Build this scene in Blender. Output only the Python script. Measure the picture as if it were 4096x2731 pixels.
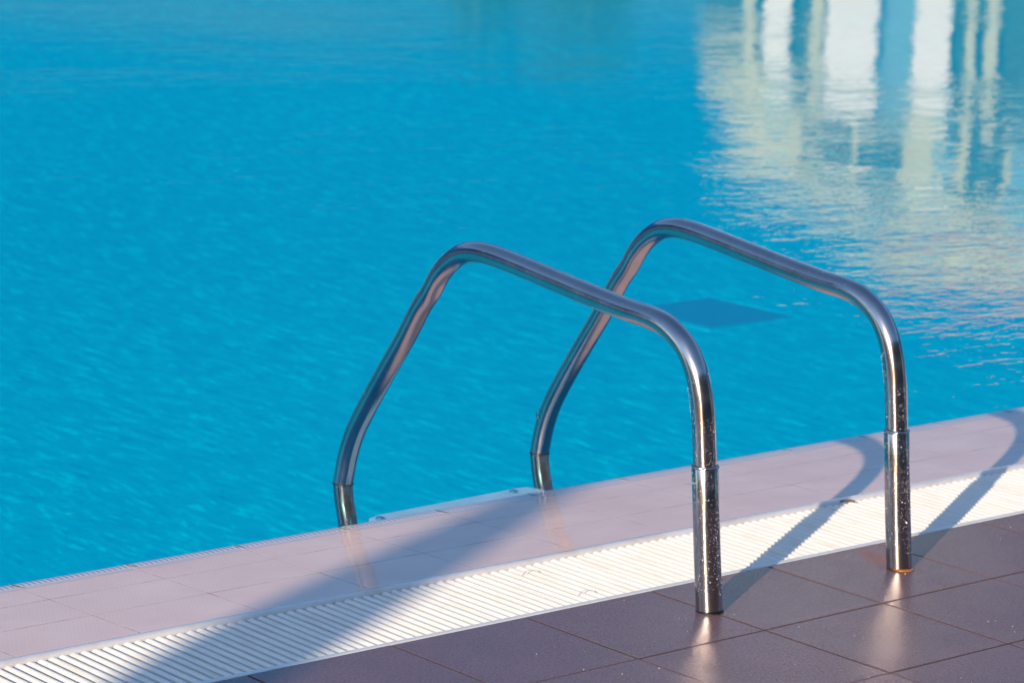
import bpy, bmesh, math, random
from mathutils import Vector, Matrix, noise
from math import radians as R, sin, cos, pi
random.seed(7)
S = bpy.context.scene
COL = S.collection
for o in list(bpy.data.objects): bpy.data.objects.remove(o)

# ------------------------------------------------------------ camera
PITCH, ROLL, YAW = R(11.3176), R(1.8403), R(40.3346)
CAMP = Vector((-3.7016, -3.9465, 1.533))
cd = bpy.data.cameras.new("camera"); cam = bpy.data.objects.new("camera", cd); COL.objects.link(cam)
fw = Vector((sin(YAW)*cos(PITCH), cos(YAW)*cos(PITCH), -sin(PITCH)))
r0 = Vector((cos(YAW), -sin(YAW), 0)); u0 = r0.cross(fw)
r1 = r0*cos(ROLL) + u0*sin(ROLL); u1 = u0*cos(ROLL) - r0*sin(ROLL)
cam.matrix_world = Matrix(((r1.x, u1.x, -fw.x, CAMP.x), (r1.y, u1.y, -fw.y, CAMP.y), (r1.z, u1.z, -fw.z, CAMP.z), (0, 0, 0, 1)))
cd.sensor_width = 36; cd.lens = 12321.7/4096*36
cd.clip_start = .05; cd.clip_end = 3000
cd.dof.use_dof = True; cd.dof.focus_distance = 5.45; cd.dof.aperture_fstop = 9.0
S.camera = cam
# ------------------------------------------------------------ sun + sky
EL = R(19.9); SX, SY = -.886, -.463                     # towards the sun
sd = Vector((SX*cos(EL), SY*cos(EL), sin(EL))).normalized()
sl = bpy.data.lights.new("sun", 'SUN'); sl.energy = 3.15; sl.angle = R(.55); sl.color = (1, .79, .57)
so = bpy.data.objects.new("sun", sl); COL.objects.link(so)
so.rotation_euler = sd.to_track_quat('Z', 'Y').to_euler(); so.location = (-20, -10, 12)
W = bpy.data.worlds.new("World"); S.world = W; W.use_nodes = True
nt = W.node_tree; bg = nt.nodes['Background']
sky = nt.nodes.new('ShaderNodeTexSky'); sky.sky_type = 'NISHITA'; sky.sun_disc = False
sky.sun_elevation = EL; sky.sun_rotation = math.atan2(SX, SY)
sky.air_density = 1.0; sky.dust_density = .5; sky.ozone_density = 2.2
hs = nt.nodes.new('ShaderNodeHueSaturation'); hs.inputs['Saturation'].default_value = 1.12; nt.links.new(sky.outputs[0], hs.inputs['Color']); nt.links.new(hs.outputs[0], bg.inputs[0]); bg.inputs[1].default_value = .15
vs = S.view_settings; vs.view_transform = 'Standard'; vs.look = 'None'; vs.gamma = 1; vs.exposure = .80
S.render.engine = 'CYCLES'; S.cycles.max_bounces = 10; S.cycles.transparent_max_bounces = 12
S.cycles.caustics_reflective = False; S.cycles.caustics_refractive = False
S.cycles.sample_clamp_indirect = 40; S.cycles.sample_clamp_direct = 0

# ------------------------------------------------------------ node helpers
class NM:
    def __init__(s, name):
        s.m = bpy.data.materials.new(name); s.m.use_nodes = True; s.t = s.m.node_tree
        s.b = s.t.nodes['Principled BSDF']; s.out = s.t.nodes['Material Output']
        s.co = s.t.nodes.new('ShaderNodeTexCoord').outputs['Object']
    def n(s, ty, **kw):
        x = s.t.nodes.new(ty)
        for k, v in kw.items():
            if hasattr(x, k) and k not in x.inputs: setattr(x, k, v)
            else: s.set(x.inputs[k.replace('_', ' ')], v)
        return x
    def set(s, inp, v):
        if isinstance(v, bpy.types.NodeSocket): s.t.links.new(v, inp)
        else: inp.default_value = v
    def map(s, scale=(1, 1, 1), rot=(0, 0, 0), loc=(0, 0, 0), src=None):
        x = s.n('ShaderNodeMapping'); s.set(x.inputs['Vector'], src or s.co)
        x.inputs['Scale'].default_value = scale; x.inputs['Rotation'].default_value = rot; x.inputs['Location'].default_value = loc
        return x.outputs[0]
    def noise(s, scale, detail=2, rough=.5, dist=0, vec=None):
        x = s.n('ShaderNodeTexNoise'); s.set(x.inputs['Vector'], vec or s.co)
        x.inputs['Scale'].default_value = scale; x.inputs['Detail'].default_value = detail
        x.inputs['Roughness'].default_value = rough; x.inputs['Distortion'].default_value = dist
        return x.outputs[0]
    def math(s, op, a, b=0, c=0, clamp=False):
        x = s.n('ShaderNodeMath'); x.operation = op; x.use_clamp = clamp
        s.set(x.inputs[0], a); s.set(x.inputs[1], b); s.set(x.inputs[2], c); return x.outputs[0]
    def ramp(s, f, *st):
        x = s.n('ShaderNodeValToRGB'); s.set(x.inputs[0], f); e = x.color_ramp.elements
        while len(e) < len(st): e.new(.5)
        for i, (p, c) in enumerate(st):
            e[i].position = p; e[i].color = (c, c, c, 1) if isinstance(c, (int, float)) else (*c, 1)
        return x.outputs[0]
    def mix(s, f, a, b, mode='MIX'):
        x = s.n('ShaderNodeMix'); x.data_type = 'RGBA'; x.blend_type = mode
        def cc(v): return v if isinstance(v, bpy.types.NodeSocket) else (*v, 1)
        s.set(x.inputs[0], f); s.set(x.inputs[6], cc(a)); s.set(x.inputs[7], cc(b)); return x.outputs[2]
    def bump(s, h, strength=.3, dist=.01, nrm=None):
        x = s.n('ShaderNodeBump'); s.set(x.inputs['Height'], h)
        x.inputs['Strength'].default_value = strength; x.inputs['Distance'].default_value = dist
        if nrm: s.set(x.inputs['Normal'], nrm)
        return x.outputs[0]
    def p(s, **kw):
        for k, v in kw.items():
            k = k.replace('_', ' ')
            if isinstance(v, tuple) and len(v) == 3: v = (*v, 1)
            s.set(s.b.inputs[k], v)
        return s.m
def flat(name, c, rough=.6, var=.12, sc=8, **kw):
    m = NM(name); n = m.noise(sc, 4)
    col = m.mix(m.ramp(n, (.35, 0), (.7, 1)), tuple(x*(1-var) for x in c), tuple(min(1, x*(1+var)) for x in c))
    return m.p(Base_Color=col, Roughness=rough, Normal=m.bump(m.noise(sc*12, 3), .15, .004), **kw)

# --- deck porcelain tile
m = NM('deck_porcelain')
streak = m.noise(60, 4, .6, 0, m.map((9, 1.2, 1)))
blot = m.noise(5, 4, .6)
fine = m.noise(420, 2, .6)
col = m.mix(m.ramp(streak, (.3, 0), (.7, 1)), (.205, .106, .112), (.262, .144, .146))
col = m.mix(m.ramp(blot, (.35, 0), (.7, .55)), col, (.155, .088, .085))
grain = m.noise(190, 4, .8)
col = m.mix(m.ramp(grain, (.36, .75), (.60, 0)), col, (.085, .052, .055))
col = m.mix(m.ramp(m.noise(2.2, 5, .65), (.48, 0), (.62, .35)), col, (.215, .150, .145))
# rust run-off beside the far post (a stain with a shape of its own)
sx = m.n('ShaderNodeSeparateXYZ'); m.set(sx.inputs[0], m.co)
dx = m.math('SUBTRACT', sx.outputs[0], .510); dy = m.math('SUBTRACT', sx.outputs[1], -.080)
u = m.math('ADD', m.math('MULTIPLY', dx, .43), m.math('MULTIPLY', dy, .90)); v = m.math('SUBTRACT', m.math('MULTIPLY', dx, .90), m.math('MULTIPLY', dy, .43))
rr = m.math('SQRT', m.math('ADD', m.math('POWER', m.math('DIVIDE', u, .095), 2), m.math('POWER', m.math('DIVIDE', v, .036), 2)))
rr = m.math('ADD', rr, m.math('MULTIPLY', m.math('SUBTRACT', m.noise(28, 3), .5), .9))
stain = m.ramp(rr, (0, .95), (.5, .7), (1, 0))
dx2 = m.math('SUBTRACT', sx.outputs[0], .494); dy2 = m.math('SUBTRACT', sx.outputs[1], -.152)
r2 = m.math('SQRT', m.math('ADD', m.math('POWER', dx2, 2), m.math('POWER', dy2, 2)))
ring = m.ramp(m.math('ADD', r2, m.math('MULTIPLY', m.math('SUBTRACT', m.noise(40, 2), .5), .04)), (.022, .75), (.05, 0))
col = m.mix(stain, col, (.26, .055, .02)); col = m.mix(ring, col, (.16, .07, .02))
DECK = m.p(Base_Color=col, Roughness=m.ramp(m.noise(240, 3, .7), (.3, .11), (.7, .24)), Specular_IOR_Level=.38,
           Normal=m.bump(m.math('ADD', m.math('MULTIPLY', streak, .9), m.math('MULTIPLY', fine, 1.2)), .36, .0012))
m = NM('deck_grout'); DGROUT = m.p(Base_Color=m.mix(m.noise(30, 4), (.045, .038, .036), (.085, .072, .068)), Roughness=.8, Specular_IOR_Level=.1, Normal=m.bump(m.noise(500, 2), .4, .001))
# --- ledge tile (pinkish, dimpled)
m = NM('ledge_ceramic')
sp = m.n('ShaderNodeSeparateXYZ'); m.set(sp.inputs[0], m.co)
d = m.math('MULTIPLY', m.math('SINE', m.math('MULTIPLY', m.math('ADD', sp.outputs[0], m.math('MULTIPLY', sp.outputs[1], .5)), 2*pi/.0082)), m.math('SINE', m.math('MULTIPLY', sp.outputs[1], 2*pi/.0078)))
col = m.mix(m.ramp(m.noise(6, 4), (.35, 0), (.7, 1)), (.93, .65, .56), (1, .73, .63))
col = m.mix(m.ramp(d, (.4, 0), (1, .08)), col, (.86, .70, .66))
LEDGE = m.p(Base_Color=col, Roughness=.6, Specular_IOR_Level=.05, Normal=m.bump(d, .07, .0008))
m = NM('ledge_grout')
col = m.mix(m.ramp(m.noise(14, 4, .7), (.48, 0), (.62, 1)), (.50, .40, .34), (.13, .10, .06))
LGROUT = m.p(Base_Color=col, Roughness=.8, Specular_IOR_Level=.05)
m = NM('nosing_ceramic')
sp = m.n('ShaderNodeSeparateXYZ'); m.set(sp.inputs[0], m.co)
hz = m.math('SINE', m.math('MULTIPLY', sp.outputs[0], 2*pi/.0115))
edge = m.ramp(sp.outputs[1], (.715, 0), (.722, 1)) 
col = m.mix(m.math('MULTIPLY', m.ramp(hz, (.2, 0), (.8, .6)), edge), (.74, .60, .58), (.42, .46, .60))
NOSING = m.p(Base_Color=col, Roughness=.35, Normal=m.bump(m.math('MULTIPLY', hz, edge), .5, .001))
ALGAE = flat('algae_joint', (.10, .11, .03), .8, .4, 60)
WHITE = flat('white_plastic', (.72, .71, .68), .32, .05, 9)
m = NM('grating_plastic')
gr = m.noise(70, 3, .6, 0, m.map((1, .12, 1)))
col = m.mix(m.ramp(gr, (.48, 0), (.75, .65)), (.70, .69, .66), (.58, .54, .45))
GRATE = m.p(Base_Color=col, Roughness=.3, Normal=m.bump(m.noise(140, 2), .15, .001))
CHANNEL = flat('channel_concrete', (.20, .175, .14), .7, .3, 14)
m = NM('lip_wet_plastic')
w = m.noise(38, 3, .6, 1.2, m.map((.6, 2.2, 1)))
LIP = m.p(Base_Color=m.mix(m.ramp(m.noise(20, 4), (.5, 0), (.75, .6)), (.66, .64, .62), (.50, .42, .33)), Roughness=.16, Coat_Weight=.7, Coat_Roughness=.05, Coat_Normal=m.bump(w, .7, .006))
# --- steel
def steel(name, r0, r1, bs):
    m = NM(name)
    sc = m.noise(30, 4, .7, 0, m.map((1, 1, .25)))
    dots = m.noise(160, 2, .5)
    col = m.mix(m.ramp(m.noise(9, 4, .7), (.4, 0), (.75, 1)), (.50, .455, .45), (.42, .375, .37))
    col = m.mix(m.ramp(dots, (.72, 0), (.80, .6)), col, (.30, .24, .20))
    return m.p(Base_Color=col, Metallic=1, Roughness=m.ramp(sc, (.3, r0), (.75, r1)), Normal=m.bump(m.noise(110, 4, .6), bs, .0006))
STEEL = steel('polished_steel', .14, .24, .12)
STEEL2 = steel('brushed_steel', .15, .25, .16)
WELD = steel('weld_steel', .12, .3, .3)
STEELW = NM('water_tinted_steel').p(Base_Color=(.13, .30, .33), Metallic=1, Roughness=.16)  # teal tint of the water painted into the steel colour
RUST = NM('rusty_sealant'); RUST = RUST.p(Base_Color=(.42, .15, .012), Roughness=.18, Subsurface_Weight=0.0, Coat_Weight=.6)
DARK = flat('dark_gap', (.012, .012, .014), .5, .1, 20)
m = NM('water_drop'); DROP = m.p(Base_Color=(.92, .90, .88), Roughness=.07, Metallic=.6, Specular_IOR_Level=1.0)
# --- pool floor mosaic
m = NM('pool_mosaic')
wob = m.n('ShaderNodeVectorMath'); wob.operation = 'MULTIPLY_ADD'
nz = m.n('ShaderNodeTexNoise'); m.set(nz.inputs['Vector'], m.co); nz.inputs['Scale'].default_value = 2.2; nz.inputs['Detail'].default_value = 3
m.set(wob.inputs[0], nz.outputs['Color']); wob.inputs[1].default_value = (.09, .09, 0); m.set(wob.inputs[2], m.co)
br = m.n('ShaderNodeTexBrick'); m.set(br.inputs['Vector'], wob.outputs[0]); br.offset = 0; br.squash = 1
br.inputs['Scale'].default_value = 1; br.inputs['Brick Width'].default_value = .05; br.inputs['Row Height'].default_value = .05; br.inputs['Mortar Size'].default_value = .0045; br.inputs['Mortar Smooth'].default_value = .5
br.inputs['Color1'].default_value = (.0, .0, .0, 1); br.inputs['Color2'].default_value = (1, 1, 1, 1); br.inputs['Mortar'].default_value = (.5, .5, .5, 1)
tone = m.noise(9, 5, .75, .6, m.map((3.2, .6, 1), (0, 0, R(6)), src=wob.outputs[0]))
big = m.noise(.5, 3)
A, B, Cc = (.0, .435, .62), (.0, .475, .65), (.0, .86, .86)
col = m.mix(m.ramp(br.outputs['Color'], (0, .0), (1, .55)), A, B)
col = m.mix(m.ramp(tone, (.53, 0), (.64, .9)), col, Cc)  # tile rows plus caustic streaks of light, painted into the mosaic colour
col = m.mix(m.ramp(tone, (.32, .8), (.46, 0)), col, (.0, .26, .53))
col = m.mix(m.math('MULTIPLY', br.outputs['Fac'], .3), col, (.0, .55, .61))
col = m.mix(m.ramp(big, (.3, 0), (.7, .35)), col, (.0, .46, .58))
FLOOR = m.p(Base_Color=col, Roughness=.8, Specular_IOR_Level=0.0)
m = NM('dark_mosaic'); DMOS = m.p(Base_Color=m.mix(m.noise(8, 3), (.0, .26, .44), (.0, .295, .48)), Roughness=.7, Specular_IOR_Level=.1)
# --- water surface
m = NM('pool_water')
t = m.t
tr = m.n('ShaderNodeBsdfTransparent'); tr.inputs[0].default_value = (.99, 1, 1, 1)
gl = m.n('ShaderNodeBsdfGlossy'); gl.inputs['Roughness'].default_value = .012; gl.inputs['Color'].default_value = (1, .90, .84, 1)
n1 = m.noise(2.3, 3, .5, .5, m.map((1, 1.5, 1), (0, 0, R(35))))
n2 = m.noise(22, 2, .5, .3, m.map((.7, 1.6, 1), (0, 0, R(25))))
n3 = m.noise(.55, 2, .5)
patch = m.ramp(m.noise(.35, 2, vec=m.map(loc=(3, 1, 0))), (.40, .25), (.62, 1))
h = m.math('ADD', m.math('MULTIPLY', n1, .0060), m.math('MULTIPLY', n2, .0013))
h = m.math('ADD', h, m.math('MULTIPLY', n3, .006))
n4 = m.noise(7, 3, .55, .4, m.map((.8, 1.5, 1), (0, 0, R(-30)), (2, 5, 0)))
h = m.math('ADD', h, m.math('MULTIPLY', n4, .0042))
bp = m.bump(m.math('MULTIPLY', h, patch), 1.0, .55)
m.set(gl.inputs['Normal'], bp)
geo = m.n('ShaderNodeNewGeometry'); dt = m.n('ShaderNodeVectorMath'); dt.operation = 'DOT_PRODUCT'
m.set(dt.inputs[0], geo.outputs['Incoming']); m.set(dt.inputs[1], bp)
fr = m.math('ADD', .02, m.math('MULTIPLY', .98, m.math('POWER', m.math('SUBTRACT', 1, m.math('ABSOLUTE', dt.outputs['Value'])), 5)))
fac = m.math('MINIMUM', m.math('MULTIPLY', fr, .92), .38)
mx = m.n('ShaderNodeMixShader'); m.set(mx.inputs[0], fac); m.set(mx.inputs[1], tr.outputs[0]); m.set(mx.inputs[2], gl.outputs[0])
t.links.new(mx.outputs[0], m.out.inputs[0]); t.nodes.remove(m.b); WATER = m.m

# ------------------------------------------------------------ mesh helpers
def link(name, bm, mat, parent=None, smooth=False, kind=None, autosm=None):
    me = bpy.data.meshes.new(name); bm.normal_update(); bm.to_mesh(me); bm.free()
    me.materials.append(mat)
    if smooth:
        for p in me.polygons: p.use_smooth = True
    o = bpy.data.objects.new(name, me); COL.objects.link(o)
    if parent: o.parent = parent
    if kind: o['kind'] = kind
    if smooth and autosm: 
        for e in me.edges: pass
        me.set_sharp_from_angle(angle=R(autosm))
    return o
def tag(o, label, cat=None, group=None):
    o['label'] = label
    if cat: o['category'] = cat
    if group: o['group'] = group
    return o
def empty(name, loc=(0, 0, 0)):
    o = bpy.data.objects.new(name, None); o.location = loc; o.empty_display_size = .1; COL.objects.link(o); return o
def box(bm, x0, x1, y0, y1, z0, z1, z1b=None):
    """z1b: top height along the y1 side (sloping top)"""
    zb = z1 if z1b is None else z1b
    v = [bm.verts.new(c) for c in ((x0, y0, z0), (x1, y0, z0), (x1, y1, z0), (x0, y1, z0), (x0, y0, z1), (x1, y0, z1), (x1, y1, zb), (x0, y1, zb))]
    for f in ((3, 2, 1, 0), (4, 5, 6, 7), (0, 1, 5, 4), (1, 2, 6, 5), (2, 3, 7, 6), (3, 0, 4, 7)): bm.faces.new([v[i] for i in f])
def tile(bm, x0, x1, y0, y1, z0, za, zb, ch=.0004):
    """tile with a chamfered top edge; za height at y0, zb at y1"""
    lo = [bm.verts.new(c) for c in ((x0, y0, z0), (x1, y0, z0), (x1, y1, z0), (x0, y1, z0))]
    mi = [bm.verts.new(c) for c in ((x0, y0, za-ch), (x1, y0, za-ch), (x1, y1, zb-ch), (x0, y1, zb-ch))]
    up = [bm.verts.new(c) for c in ((x0+ch, y0+ch, za), (x1-ch, y0+ch, za), (x1-ch, y1-ch, zb), (x0+ch, y1-ch, zb))]
    for a, b in ((lo, mi), (mi, up)):
        for i in range(4): bm.faces.new((a[i], a[(i+1) % 4], b[(i+1) % 4], b[i]))
    bm.faces.new(up)
def profile_x(bm, pts, x0, x1, closed=False, caps=True):
    a = [bm.verts.new((x0, y, z)) for y, z in pts]; b = [bm.verts.new((x1, y, z)) for y, z in pts]
    n = len(pts)
    for i in range(n if closed else n-1): bm.faces.new((a[i], b[i], b[(i+1) % n], a[(i+1) % n]))
    if closed and caps: bm.faces.new(a); bm.faces.new(list(reversed(b)))
def tube(bm, path, rad, seg=28, cap=True):
    path = [Vector(p) for p in path]; n = len(path)
    rad = rad if isinstance(rad, (list, tuple)) else [rad]*n
    T = [(path[min(i+1, n-1)]-path[max(i-1, 0)]).normalized() for i in range(n)]
    N = T[0].orthogonal().normalized(); rings = []
    for i in range(n):
        N = (N - T[i]*N.dot(T[i])).normalized(); Bn = T[i].cross(N)
        rings.append([bm.verts.new(path[i]+(N*cos(2*pi*k/seg)+Bn*sin(2*pi*k/seg))*rad[i]) for k in range(seg)])
    for i in range(n-1):
        for k in range(seg): bm.faces.new((rings[i][k], rings[i][(k+1) % seg], rings[i+1][(k+1) % seg], rings[i+1][k]))
    if cap: bm.faces.new(list(reversed(rings[0]))); bm.faces.new(rings[-1])
    return rings
def catmull(P, sub=8):
    P = [Vector(p) for p in P]; out = []
    for i in range(len(P)-1):
        p0 = P[i-1] if i else P[0]*2-P[1]; p1, p2 = P[i], P[i+1]; p3 = P[i+2] if i+2 < len(P) else P[-1]*2-P[-2]
        for k in range(sub):
            t = k/sub
            out.append(.5*((2*p1)+(p2-p0)*t+(2*p0-5*p1+4*p2-p3)*t*t+(3*p1-p0-3*p2+p3)*t**3))
    out.append(P[-1]); return out

# ------------------------------------------------------------ pool shell, floor, water, deck
YE = .7554; LIPY = .2953; WZ = -.004; FZ = -1.2
FARY, PX0, PX1 = 24.4, -9.0, 25.0
bm = bmesh.new(); bm.faces.new([bm.verts.new(c) for c in ((PX0, YE-.02, FZ), (PX1, YE-.02, FZ), (PX1, FARY, FZ), (PX0, FARY, FZ))])
o = link('pool_floor', bm, FLOOR, kind='structure')
bm = bmesh.new()
box(bm, PX0, PX1, YE-.10, YE-.004, FZ-.1, -.050)
box(bm, PX0, PX1, FARY, FARY+.2, FZ-.1, -.01); box(bm, PX0-.2, PX0, YE-.10, FARY+.2, FZ-.1, -.01); box(bm, PX1, PX1+.2, YE-.10, FARY+.2, FZ-.1, -.01)
link('pool_wall', bm, FLOOR, kind='structure')
# water: fine sheet with its edge on the overflow lip
bm = bmesh.new(); bm.faces.new([bm.verts.new(c) for c in ((PX0, LIPY-.006, WZ), (PX1, LIPY-.006, WZ), (PX1, FARY, WZ), (PX0, FARY, WZ))])
link('water', bm, WATER, kind='structure')
# deck
D, X0, W0 = .2978, -.6003, .2995; G = .0050
bm = bmesh.new(); y1 = -.004; row = 0
while y1 > -6.5:
    y0 = -W0 if row == 0 else y1 - D
    for i in range(-14, 22):
        x = X0 + i*D
        dz = random.uniform(-.0004, .0004)
        tile(bm, x+G/2, x+D-G/2, y0+G/2, y1-(0 if row == 0 else G/2), -.012, dz, dz)
    y1 = y0; row += 1
link('deck_tiles', bm, DECK, kind='structure')
bm = bmesh.new(); box(bm, X0-14*D, X0+22*D, -6.6, -.0035, -.05, -.0009)
link('deck_grout', bm, DGROUT, kind='structure')
# far paving round the pool, and the land beyond
PAVE = flat('far_paving', (.30, .26, .24), .7, .15, 2)
bm = bmesh.new()
box(bm, -150, PX0-.2, -150, 150, -.2, -.008); box(bm, PX1+.2, 150, -150, 150, -.2, -.008)
box(bm, PX0-.2, PX1+.2, FARY+.2, 150, -.2, -.008)
box(bm, PX0-.2, PX1+.2, -150, -6.6, -.2, -.008)
box(bm, PX0-.2, X0-14*D, -6.6, LIPY, -.2, -.008); box(bm, X0+22*D, PX1+.2, -6.6, LIPY, -.2, -.008)
link('paving', bm, PAVE, kind='structure')
GRASS = flat('lawn', (.06, .09, .03), .9, .4, 3)
bm = bmesh.new(); box(bm, -900, 900, -900, 900, -1.7, -1.6)
link('ground', bm, GRASS, kind='structure')

# unseen ridge added to keep sky out of the water's mirror; haze painted blue
m = NM('sky_mask_blue'); SKYMASK = m.p(Base_Color=m.mix(m.noise(.02, 5, .6), (.0, .085, .25), (.003, .12, .32)), Roughness=.95, Specular_IOR_Level=0.0)
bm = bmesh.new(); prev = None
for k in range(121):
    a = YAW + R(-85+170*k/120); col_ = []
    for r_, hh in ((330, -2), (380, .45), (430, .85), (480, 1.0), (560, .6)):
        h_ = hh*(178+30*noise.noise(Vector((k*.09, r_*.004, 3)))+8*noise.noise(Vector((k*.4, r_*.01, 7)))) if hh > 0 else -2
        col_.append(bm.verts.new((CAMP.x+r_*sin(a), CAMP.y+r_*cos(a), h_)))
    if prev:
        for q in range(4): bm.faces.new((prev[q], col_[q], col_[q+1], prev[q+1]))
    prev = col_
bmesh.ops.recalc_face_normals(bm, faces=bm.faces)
link('sky_mask_ridge', bm, SKYMASK, smooth=True, kind='structure')

m = NM('sky_mask_pale'); LOWMASK = m.p(Base_Color=m.mix(m.noise(.05, 4, .6), (.05, .15, .27), (.09, .19, .29)), Roughness=.95, Specular_IOR_Level=0.0)  # added lower ridge, paler haze in its colour lightens the far reflection
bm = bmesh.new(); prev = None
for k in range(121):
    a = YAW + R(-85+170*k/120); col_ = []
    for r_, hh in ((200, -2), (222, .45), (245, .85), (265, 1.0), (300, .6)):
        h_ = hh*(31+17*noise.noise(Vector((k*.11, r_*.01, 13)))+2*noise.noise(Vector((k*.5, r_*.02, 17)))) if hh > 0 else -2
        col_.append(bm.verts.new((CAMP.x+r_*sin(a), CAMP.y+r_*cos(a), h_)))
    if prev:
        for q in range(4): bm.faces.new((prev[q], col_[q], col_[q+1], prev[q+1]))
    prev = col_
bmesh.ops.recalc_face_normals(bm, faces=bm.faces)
link('low_mask_ridge', bm, LOWMASK, smooth=True, kind='structure')

# ------------------------------------------------------------ submerged ledge
L0, LT = -.8959, .2459; RY = [LIPY+.001, .4665, .6080, .7000]; RZ = [-.008, -.014, -.020, -.024]
bm = bmesh.new()
for i in range(-10, 22):
    for k in range(3):
        g = .0011
        tile(bm, L0+i*LT+g, L0+(i+1)*LT-g, RY[k]+g, RY[k+1]-g, -.06, RZ[k], RZ[k+1], .0001)
link('ledge_tiles', bm, LEDGE, kind='structure')
bm = bmesh.new()
for k in range(3):
    v = [bm.verts.new(c) for c in ((L0-10*LT, RY[k], RZ[k]-.0002), (L0+22*LT, RY[k], RZ[k]-.0002), (L0+22*LT, RY[k+1], RZ[k+1]-.0002), (L0-10*LT, RY[k+1], RZ[k+1]-.0002))]
    bm.faces.new(v)
link('ledge_grout', bm, LGROUT, kind='structure')
# rounded nosing, tile by tile, with a shallow finger groove
bm = bmesh.new()
pr = [(.7002, -.060), (.7002, -.0255), (.703, -.0242), (.708, -.0262), (.714, -.0250), (.724, -.0238), (.737, -.0245), (.747, -.0268), (.753, -.0305), (YE, -.036), (YE, -.075), (.7002, -.075)]
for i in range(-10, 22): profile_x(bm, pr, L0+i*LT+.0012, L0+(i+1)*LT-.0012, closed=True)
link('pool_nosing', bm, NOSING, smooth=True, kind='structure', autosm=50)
bm = bmesh.new()
for i in range(-10, 23):
    x = L0+i*LT; ln = random.uniform(.6, 1)
    for a in range(8):
        t0, t1 = a/8, (a+1)/8
        w = lambda t: .0016+.0042*sin(pi*min(1, t*1.1))*ln
        f = lambda t: (x+.012*t*t-.002, .738-.036*t*ln, -.0228-.0005*t)
        p, q = f(t0), f(t1)
        v = [bm.verts.new(c) for c in ((p[0]-w(t0)/2, p[1], p[2]), (p[0]+w(t0)/2, p[1], p[2]), (q[0]+w(t1)/2, q[1], q[2]), (q[0]-w(t1)/2, q[1], q[2]))]
        bm.faces.new(v)
link('nosing_joints', bm, ALGAE, kind='structure')

# ------------------------------------------------------------ overflow grating
gt = empty('overflow_grating', (0, .14, -.01))
tag(gt, 'white slatted plastic overflow grating between pool ledge and brown deck tiles', 'drain grating')
def gp(name, bm, mat, **k):
    o = link(name, bm, mat, gt, **k); o.matrix_parent_inverse = Matrix.Translation(-gt.location); return o
GX0, GX1 = -2.6, 4.6
bm = bmesh.new(); P = .02107; n = int((GX1-GX0)/P)
for i in range(n):
    xc = GX0 + i*P + random.uniform(-.0004, .0004); w = .0134
    y0 = .0125; y1 = .2655+random.uniform(-.001, .001); dz = random.uniform(-.0005, .0005)
    # cross-section: broad bar with three fine ribs, rounded shoulders
    def top(a): return -.0038*(abs(a)/(w/2))**2.2
    cs = [(-w/2, -.024), (-w/2, -.0055)]
    for a in (-.46, -.40): cs.append((a*w, top(a*w)))
    for j in range(3):
        c = (-.24+.22*j)*w
        cs += [(c-.0005, top(c-.0005)), (c, top(c)-.0009), (c+.0005, top(c+.0005))]
        if j < 2: cs.append((c+.11*w, top(c+.11*w)))
    for a in (.32, .40, .46): cs.append((a*w, top(a*w)))
    cs += [(w/2, -.0055), (w/2, -.024)]
    ys = [y0, y1-.006, y1-.002, y1]; zs = [0, 0, -.0012, -.0045]
    rings = [[bm.verts.new((xc+a, yy, -.001+dz+min(b, 0)+(zz if b > -.02 else 0))) for a, b in cs] for yy, zz in zip(ys, zs)]
    for r in range(3):
        for k in range(len(cs)-1): bm.faces.new((rings[r][k], rings[r][k+1], rings[r+1][k+1], rings[r+1][k]))
    bm.faces.new(list(reversed(rings[-1]))); bm.faces.new(rings[0])
bmesh.ops.recalc_face_normals(bm, faces=bm.faces)
gp('slat_panel', bm, GRATE)
bm = bmesh.new(); profile_x(bm, [(-.0008, -.03), (-.0008, -.0012), (.0006, 0), (.0108, 0), (.0122, -.0012), (.0122, -.03)], GX0, GX1)
gp('edge_strip', bm, WHITE)
bm = bmesh.new()
for yy in (.06, .14, .22): box(bm, GX0, GX1, yy-.004, yy+.004, -.030, -.0185)
gp('cross_bar', bm, WHITE)
for (cx, cy) in ((-.1036, .215), (-.105, .056)):
    bm = bmesh.new()
    tube(bm, catmull([(cx-.026, cy, -.004), (cx-.018, cy+.001, .0015), (cx-.004, cy+.003, .0025), (cx+.010, cy+.001, .0015), (cx+.018, cy-.003, -.004)], 4), .0008, 8)
    gp('clip', bm, WHITE)
# lip: rounded bead over which the water film runs
bm = bmesh.new(); pts = []
for k in range(13):
    a = pi*k/12; pts.append((.2810+.0138*cos(a), -.0065+.0085*sin(a)))
pts = [(.2952, -.06)]+pts+[(.2672, -.06)]
profile_x(bm, pts, GX0, GX1)
gp('overflow_lip', bm, LIP, smooth=True, autosm=60)
bm = bmesh.new(); box(bm, GX0-1, GX1+1, -.0015, .2672, -.14, -.085)
link('drain_channel', bm, CHANNEL, kind='structure')
m = NM('joint_dirt'); JD = m.p(Base_Color=m.mix(m.ramp(m.noise(9, 4), (.4, 0), (.65, 1)), (.05, .03, .015), (.10, .085, .02)), Roughness=.8)
bm = bmesh.new(); box(bm, GX0, GX1, -.0036, -.001, -.03, -.0022)
gp('edge_joint', bm, JD)

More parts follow.
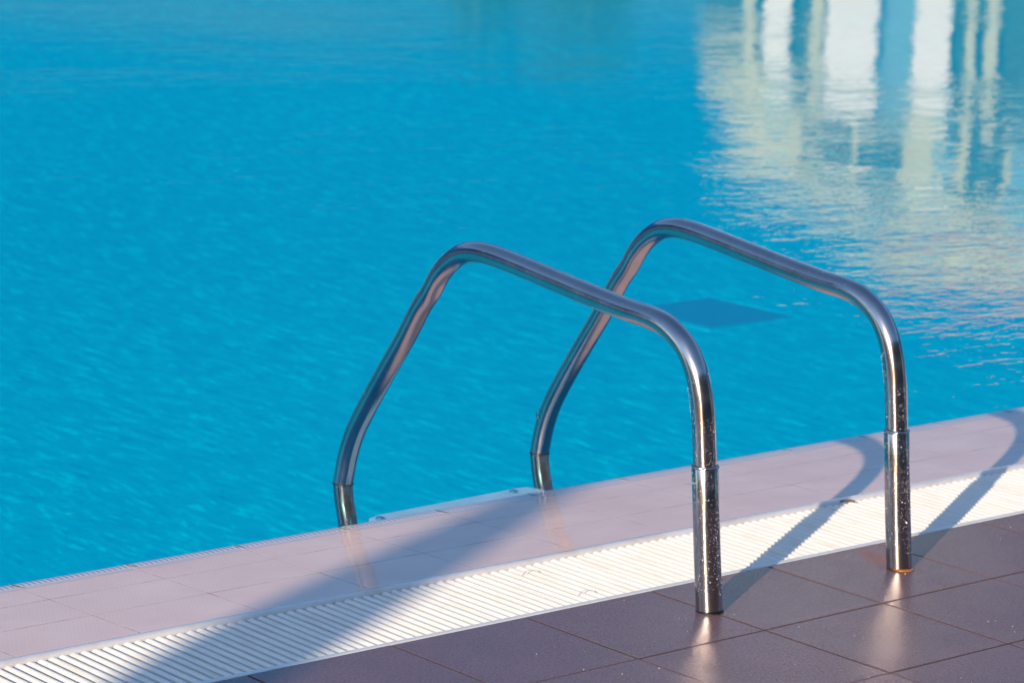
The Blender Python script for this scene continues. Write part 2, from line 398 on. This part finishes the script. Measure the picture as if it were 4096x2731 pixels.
# ------------------------------------------------------------ ladder
lad = empty('pool_ladder', (.25, -.155, 0))
tag(lad, 'polished stainless steel pool ladder with two curved handrails standing on the deck edge', 'pool ladder')
PROF = [(0, -.01), (.012, .10), (.028, .255), (.033, .30), (.0385, .345), (.0475, .388), (.064, .428), (.094, .464), (.140, .489), (.190, .4985), (.25, .502), (.34, .510), (.44, .5205), (.56, .5335), (.640, .5405), (.695, .5400), (.742, .5290), (.782, .5050), (.812, .4760), (.838, .4400), (.868, .405), (.916, .336), (.985, .245), (1.040, .170), (1.078, .112), (1.101, .060), (1.113, .015), (1.1175, -.006)]
SUBM = [(1.1175, -.006), (1.112, -.04), (1.095, -.10), (1.06, -.30), (1.05, -1.0)]
RAD, SRAD = .0212, .0241
def make_rail(base, water, apexlift, bendring):
    b = Vector((base[0], base[1], 0)); w = Vector((water[0], water[1], 0)); d = (w-b).normalized()
    sc = (w-b).length/1.119
    def P3(s, z): return b + d*s*sc + Vector((0, 0, z*(1+apexlift*max(0, min(1, (z-.1)/.4)))))
    path = catmull([P3(s, z) for s, z in PROF], 7)
    bm = bmesh.new(); tube(bm, path, RAD, 36)
    rail = link('handrail', bm, STEEL, lad, smooth=True); rail.matrix_parent_inverse = Matrix.Translation(-lad.location)
    def sub(name, bm, mat, **k):
        return link(name, bm, mat, rail, **k)
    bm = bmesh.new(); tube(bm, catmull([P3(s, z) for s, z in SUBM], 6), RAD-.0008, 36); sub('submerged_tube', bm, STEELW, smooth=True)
    bm = bmesh.new(); tube(bm, [P3(1.117, WZ-.0025), P3(1.117, WZ-.0005), P3(1.117, WZ+.0012)], [RAD+.0012, RAD+.0010, RAD+.0001], 36); sub('waterline', bm, DARK, smooth=True)
    # sleeve round the deck end of the tube
    bm = bmesh.new(); H = .257
    sp = [P3(0, -.0)+Vector((0, 0, .0025)), P3(.006, .05), P3(.012, .10), P3(.020, .18), P3(.0278, H-.002), P3(.028, H)]
    tube(bm, sp, [SRAD, SRAD, SRAD, SRAD, SRAD, SRAD-.001], 48)
    sub('sleeve', bm, STEEL2, smooth=True, autosm=50)
    # weld bead with lumps
    bm = bmesh.new(); c = P3(.0282, H+.0015); N = 56
    rings = []
    for k in range(N):
        a = 2*pi*k/N; lump = noise.noise(Vector((cos(a)*3, sin(a)*3, base[0]*5)))
        rr_ = .0022+.0012*lump; R0 = SRAD-.0008+.0009*lump
        rings.append([bm.verts.new(c+Vector((cos(a)*(R0+rr_*cos(q)), sin(a)*(R0+rr_*cos(q)), rr_*sin(q)*1.2+.0007*lump))) for q in [2*pi*j/8 for j in range(8)]])
    for k in range(N):
        for j in range(8): bm.faces.new((rings[k][j], rings[(k+1) % N][j], rings[(k+1) % N][(j+1) % 8], rings[k][(j+1) % 8]))
    sub('weld_bead', bm, WELD, smooth=True)
    # base ring / sealant
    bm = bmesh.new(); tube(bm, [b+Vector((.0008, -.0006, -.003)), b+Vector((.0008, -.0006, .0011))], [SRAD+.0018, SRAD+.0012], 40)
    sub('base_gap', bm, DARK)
    if bendring:
        bm = bmesh.new(); cc = b+d*.0+Vector((.001, -.0062, 0))
        tube(bm, [cc+Vector((0, 0, .0005)), cc+Vector((0, 0, .0024)), cc+Vector((0, 0, .003))], [SRAD-.001, SRAD-.0022, SRAD-.006], 40)
        sub('sealant', bm, RUST, smooth=True)
        q = P3(1.104, .075); q2 = P3(1.100, .079)
        bm = bmesh.new(); tube(bm, [q, P3(1.102, .077), q2], [RAD+.0002, RAD+.0010, RAD+.0002], 36, cap=False)
        sub('tube_joint', bm, WELD, smooth=True)
    # water beads clinging to the steel
    bm = bmesh.new(); rng = random.Random(int(base[0]*100)+5)
    view = (CAMP-b); view.z = 0; view.normalize(); side = Vector((-view.y, view.x, 0))
    def bead(c, nrm, r, sq):
        t1 = nrm.orthogonal().normalized(); t2 = nrm.cross(t1); tp = bm.verts.new(c+nrm*r*sq); ra = []
        for j in range(6):
            a = 2*pi*j/6; ra.append(bm.verts.new(c+(t1*cos(a)+t2*sin(a))*r*.75+nrm*r*sq*.62))
        rb = [bm.verts.new(c+(t1*cos(2*pi*j/6)+t2*sin(2*pi*j/6))*r-nrm*.0002) for j in range(6)]
        for j in range(6):
            bm.faces.new((tp, ra[j], ra[(j+1) % 6])); bm.faces.new((ra[j], rb[j], rb[(j+1) % 6], ra[(j+1) % 6]))
    for k in range(1900):
        z = rng.betavariate(1.3, 1.5)*.41 + .03; a = rng.uniform(-pi, pi)
        sx_ = z*.109 if z < .26 else .028+(z-.26)*.11
        if z > .345: sx_ = .0385+(z-.345)*.25
        if z > .40 and rng.random() < .6: continue
        rad = SRAD if z < .255 else RAD
        if .25 < z < .263: continue
        nrm = view*cos(a)+side*sin(a)
        r = .00040+.00044*rng.random()**2 + (.0008 if rng.random() < .03 else 0)
        bead(P3(sx_, z)+nrm*rad, nrm, r, .7)
    for k in range(170):
        i = rng.randrange(60, 178); p = path[i]; T = (path[i+1]-path[i-1]).normalized(); N_ = T.orthogonal().normalized(); a = rng.uniform(0, 2*pi)
        nrm = (N_*cos(a)+T.cross(N_)*sin(a)); bead(p+T*rng.uniform(-.008, .008)+nrm*RAD, nrm, rng.uniform(.0003, .0006), .6)
    dr = sub('water_droplets', bm, DROP, smooth=True); dr['kind'] = 'stuff'
    return rail
ra = make_rail((-.0055, -.1589), (.0199, .9598), 0, False); ra['label'] = 'nearer handrail, its post in front'
rb = make_rail((.4941, -.1522), (.5411, .9481), .012, True); rb['label'] = 'farther handrail with rusty foot'
# treads between the rails under the water
TREAD = flat('tread_plastic', (.40, .66, .78), .5, .10, 16)
bm = bmesh.new()
def tread(bm, z, yo=0):
    pts = [(.004, .775+yo), (.004, .842+yo), (.020, .868+yo), (.055, .880+yo), (.25, .889+yo), (.44, .898+yo), (.462, .893+yo), (.474, .868+yo), (.490, .780+yo)]
    a = [bm.verts.new((x, y, z)) for x, y in pts]; b = [bm.verts.new((x, y, z-.028)) for x, y in pts]
    bm.faces.new(list(reversed(a))); bm.faces.new(b)
    for i in range(len(pts)): bm.faces.new((a[i], a[(i+1) % len(pts)], b[(i+1) % len(pts)], b[i]))
tread(bm, -.06); bmesh.ops.recalc_face_normals(bm, faces=bm.faces)
td = link('tread', bm, TREAD, lad); td.matrix_parent_inverse = Matrix.Translation(-lad.location)
for (x, y) in ((.036, .853), (.410, .876)):
    bm = bmesh.new(); tube(bm, [(x, y, -.0605), (x, y, -.057), (x, y, -.0555)], [.009, .009, .006], 20)
    link('bolt', bm, flat('bolt_blue', (.05, .18, .34), .4, .1, 30) if x < .1 else bpy.data.materials['bolt_blue'], td, smooth=True)

# ------------------------------------------------------------ drain on the pool floor
dr = empty('floor_drain', (6.40, 6.49, FZ)); tag(dr, 'dark blue square drain cover on the pool floor behind the ladder', 'pool drain')
bm = bmesh.new(); tile(bm, -.275, .27, -.285, .285, 0, .006, .006, .003); link('cover', bm, DMOS, dr)
bm = bmesh.new()
for (a, b, c, d) in ((-.32, -.302, -.33, .33), (.302, .32, -.33, .33), (-.3, .3, .312, .33), (-.3, .3, -.33, -.312)): box(bm, a, b, c, d, 0, .004)
link('frame', bm, FLOOR, dr)

# ------------------------------------------------------------ hotel wing, seen mirrored in the water
YB = 50.0; a0 = R(46.8)
cb = Vector((CAMP.x+YB*sin(a0), CAMP.y+YB*cos(a0), 0))
WALL = flat('cream_render', (.52, .49, .25), .8, .10, .8)
CWHITE = flat('white_render', (.82, .79, .70), .7, .05, 1)
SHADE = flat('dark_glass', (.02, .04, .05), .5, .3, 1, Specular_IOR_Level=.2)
TERRA = flat('terracotta_tile', (.50, .20, .13), .8, .3, 2)
SHUT = flat('blue_shutter', (.10, .24, .36), .6, .1, 1)
hb = empty('hotel_building', cb); hb.rotation_euler = (0, 0, -a0)
tag(hb, 'cream hotel wing with white columns mirrored in the right of the pool', 'building')
k = YB*R(1)*1.7415/214.9   # metres per picture unit at that distance
def LX(px): return (px-1176)*1.7415/12321.7*YB - YB*math.tan(a0-YAW)
def LZ(py): return YB*math.tan(PITCH+math.atan((py*1.7415-1365.5)/12321.7)) - 1.53
def poly(bm, pts, y0, y1):
    a = [bm.verts.new((x, y0, z)) for x, z in pts]; b = [bm.verts.new((x, y1, z)) for x, z in pts]
    bm.faces.new(a); bm.faces.new(list(reversed(b)))
    for i in range(len(pts)): bm.faces.new((a[i], b[i], b[(i+1) % len(pts)], a[(i+1) % len(pts)]))
bm = bmesh.new()
gable = [(LX(1575), LZ(95)), (LX(1605), LZ(190)), (LX(1670), LZ(290)), (LX(1780), LZ(395)), (LX(1900), LZ(500)), (LX(2030), LZ(600)), (LX(2700), LZ(600)), (LX(2700), LZ(95))]
poly(bm, gable, 0, 9); bmesh.ops.recalc_face_normals(bm, faces=bm.faces)
link('wall', bm, WALL, hb)
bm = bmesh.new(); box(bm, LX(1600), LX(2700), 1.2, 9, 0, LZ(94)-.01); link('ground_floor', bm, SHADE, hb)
bm = bmesh.new()
poly(bm, [(LX(2010), LZ(602)), (LX(2030), LZ(640)), (LX(2200), LZ(670)), (LX(2700), LZ(710)), (LX(2700), LZ(602))], -.4, 9.4)
bmesh.ops.recalc_face_normals(bm, faces=bm.faces); link('roof', bm, TERRA, hb)
for (x0, x1, yy, mt, nm) in ((1735, 1795, 130, CWHITE, 'column'), (1875, 1992, 235, CWHITE, 'column'), (2075, 2155, 225, CWHITE, 'column'), (1690, 1715, 120, WALL, 'pillar'), (1840, 1868, 250, WALL, 'pillar'), (2190, 2210, 235, WALL, 'pillar'), (2232, 2260, 235, WALL, 'pillar')):
    bm = bmesh.new(); box(bm, LX(x0), LX(x1), -.5, -.02, -.6, LZ(yy)); link(nm, bm, mt, hb)
for (x0, x1, ya, yb, mt) in ((1600, 1685, 0, 75, SHADE), (1796, 1838, 0, 200, SHADE), (1993, 2074, 0, 250, SHUT), (2156, 2189, 0, 300, SHADE), (2211, 2231, 0, 300, SHADE), (2262, 2700, 0, 285, SHADE), (1830, 1945, 275, 325, SHADE), (1960, 2060, 285, 400, SHADE), (1890, 1950, 345, 400, SHADE), (1745, 1800, 205, 260, SHUT), (2130, 2180, 300, 350, SHUT), (2210, 2290, 300, 430, SHADE), (2310, 2390, 310, 470, SHUT), (2110, 2160, 440, 500, SHUT), (1980, 2040, 470, 520, SHUT)):
    bm = bmesh.new(); box(bm, LX(x0), LX(x1), -.10, -.004, LZ(ya)-3.5 if ya == 0 else LZ(ya), LZ(yb)); link('window', bm, mt, hb)

# ------------------------------------------------------------ garden trees beyond the pool, mirrored at the top
LEAF = NM('leaf_green'); LEAF = LEAF.p(Base_Color=LEAF.mix(LEAF.noise(2.5, 3), (.018, .06, .008), (.10, .13, .012)), Roughness=.6)
BARK = flat('bark', (.16, .11, .07), .9, .3, 8)
def tree(loc, h, w, label, seed):
    rng = random.Random(seed); t = empty('garden_tree', loc); tag(t, label, 'tree', 'garden trees beyond the pool')
    bm = bmesh.new(); tube(bm, [(0, 0, -.1), (.05, 0, h*.3), (0, .05, h*.6), (0, 0, h*.85)], [.16, .12, .08, .03], 10)
    for a in range(5):
        q = rng.uniform(0, 6.3); tube(bm, [(0, 0, h*.4), (cos(q)*w*.25, sin(q)*w*.25, h*.6), (cos(q)*w*.4, sin(q)*w*.4, h*.75)], [.06, .04, .015], 6)
    link('trunk', bm, BARK, t, smooth=True)
    bm = bmesh.new()
    cl = [(rng.gauss(0, w*.22), rng.gauss(0, w*.22), h*rng.uniform(.5, .95)) for _ in range(26)]
    for k in range(5200):
        c = rng.choice(cl); r = w*.14
        p = Vector((c[0]+rng.gauss(0, r), c[1]+rng.gauss(0, r), min(h, c[2]+rng.gauss(0, r*.7))))
        d1 = Vector((rng.gauss(0, 1), rng.gauss(0, 1), rng.gauss(0, 1))).normalized()*rng.uniform(.04, .09); d2 = d1.orthogonal().normalized()*.04
        bm.faces.new([bm.verts.new(p+x) for x in (d1, d2, -d1, -d2)])
    link('crown', bm, LEAF, t)
TB = 42
def tp(px, B=TB):
    a = YAW+math.atan((px-1176)*1.7415/12321.7); return (CAMP.x+B*sin(a), CAMP.y+B*cos(a), 0)
tree(tp(1075), 2.7, .85, 'small yellowish tree mirrored at the top of the pool, the smaller one', 3)
tree(tp(1320), 3.0, 1.25, 'bushy dark green tree mirrored at the top centre of the pool', 8)

# ------------------------------------------------------------ folded parasol behind the camera that shades ledge and grating
n_ = Vector((-.463, .886, 0)); back = Vector((-.886, -.463, 0))
pb = n_*.475 + back*8.6
pa = empty('folded_parasol', (pb.x, pb.y, 0)); tag(pa, 'tall folded white parasol standing on the deck behind the camera', 'parasol')
bm = bmesh.new(); ph = 3.35
rg = [(.10, .9), (.14, 1.1), (.15, 1.6), (.14, 2.4), (.11, 3.0), (.05, ph)]
rings = []
for r_, z in rg:
    rings.append([bm.verts.new((cos(2*pi*j/32)*r_*(1+.14*(j % 4 == 0)), sin(2*pi*j/32)*r_*(1+.14*(j % 4 == 0)), z)) for j in range(32)])
for i in range(len(rings)-1):
    for j in range(32): bm.faces.new((rings[i][j], rings[i][(j+1) % 32], rings[i+1][(j+1) % 32], rings[i+1][j]))
bm.faces.new(list(reversed(rings[0]))); bm.faces.new(rings[-1])
link('canopy', bm, CWHITE, pa, smooth=True)
bm = bmesh.new(); tube(bm, [(0, 0, .05), (0, 0, ph+.12)], .03, 16); link('pole', bm, STEEL, pa, smooth=True)
bm = bmesh.new(); tube(bm, [(0, 0, 0), (0, 0, .07), (0, 0, .09)], [.30, .30, .1], 32); link('base', bm, DARK, pa)

# ------------------------------------------------------------ timber screens round the terrace, mirrored in the steel
WOOD = flat('brown_timber', (.25, .14, .09), .7, .3, 3)
def fence(p0, p1, label):
    p0, p1 = Vector(p0), Vector(p1); L = (p1-p0).length; f = empty('timber_fence', p0); f.rotation_euler = (0, 0, math.atan2((p1-p0).y, (p1-p0).x))
    tag(f, label, 'fence')
    bm = bmesh.new()
    for q in range(22): box(bm, 0, L, -.012, .012, .06+q*.15, .06+q*.15+.138)
    link('board_panel', bm, WOOD, f)
    n = int(L/2.5)
    for q in range(n+1):
        bm = bmesh.new(); box(bm, q*L/n-.05, q*L/n+.05, -.113, -.013, -.1, 3.45); link('post', bm, WOOD, f)
tb = empty('terrace_building', (-15, -12, 0)); tag(tb, 'long brown rendered terrace building with wide windows behind the camera', 'building')
bm = bmesh.new(); box(bm, 0, 30, -8, 0, -.1, 6.6); link('wall', bm, flat('brown_render', (.74, .54, .43), .8, .15, 1), tb)
bm = bmesh.new(); box(bm, -.8, 30.8, -8.6, .9, 6.602, 6.9); link('roof', bm, flat('roof_slate', (.10, .07, .06), .8, .3, 2), tb)
for lv in (0.1, 3.5):
    for q in range(9):
        x = 1+q*3.2
        bm = bmesh.new(); box(bm, x, x+2.2, .003, .05, lv, lv+2.3); fr_ = link('window', bm, flat('brown_frame', (.10, .06, .045), .6, .1, 9) if (q == 0 and lv < 1) else bpy.data.materials['brown_frame'], tb)
        bm = bmesh.new(); box(bm, x+.1, x+1.05, .052, .06, lv+.1, lv+2.2); box(bm, x+1.15, x+2.1, .052, .06, lv+.1, lv+2.2); link('pane', bm, SHADE, fr_)
fence((-17, 8, 0), (-17, -9.8, 0), 'brown timber board fence at the side of the terrace, left behind the camera')

# ------------------------------------------------------------ litter
def leafbit(name, pts, r, mat, label, cat):
    bm = bmesh.new(); tube(bm, catmull(pts, 4), r, 6); return tag(link(name, bm, mat), label, cat)
TW = flat('dry_twig', (.12, .085, .06), .8, .3, 40)
leafbit('dry_leaf', [(.762, .262, .002), (.768, .256, .005), (.780, .250, .005), (.786, .243, .003)], .0022, TW, 'small dark curled leaf caught on the grating by the lip, left of the far post', 'leaf')
bm = bmesh.new(); rng = random.Random(4)
for k in range(170):
    x, y = rng.uniform(-.7, 2.0), rng.uniform(-1.2, -.02); s = rng.uniform(.0006, .0017)
    vs_ = [bm.verts.new((x+rng.uniform(-s, s)*1.6, y+rng.uniform(-s, s), z)) for z in (.0005, .0006, .0022, .0005)]
    for f in ((0, 1, 2), (0, 1, 3), (1, 2, 3), (0, 2, 3)): bm.faces.new([vs_[i] for i in f])
bmesh.ops.recalc_face_normals(bm, faces=bm.faces)
o = link('grit', bm, flat('pale_grit', (.55, .42, .34), .7, .5, 200)); o['kind'] = 'stuff'; tag(o, 'pale grains of grit scattered over the brown deck tiles', 'grit')
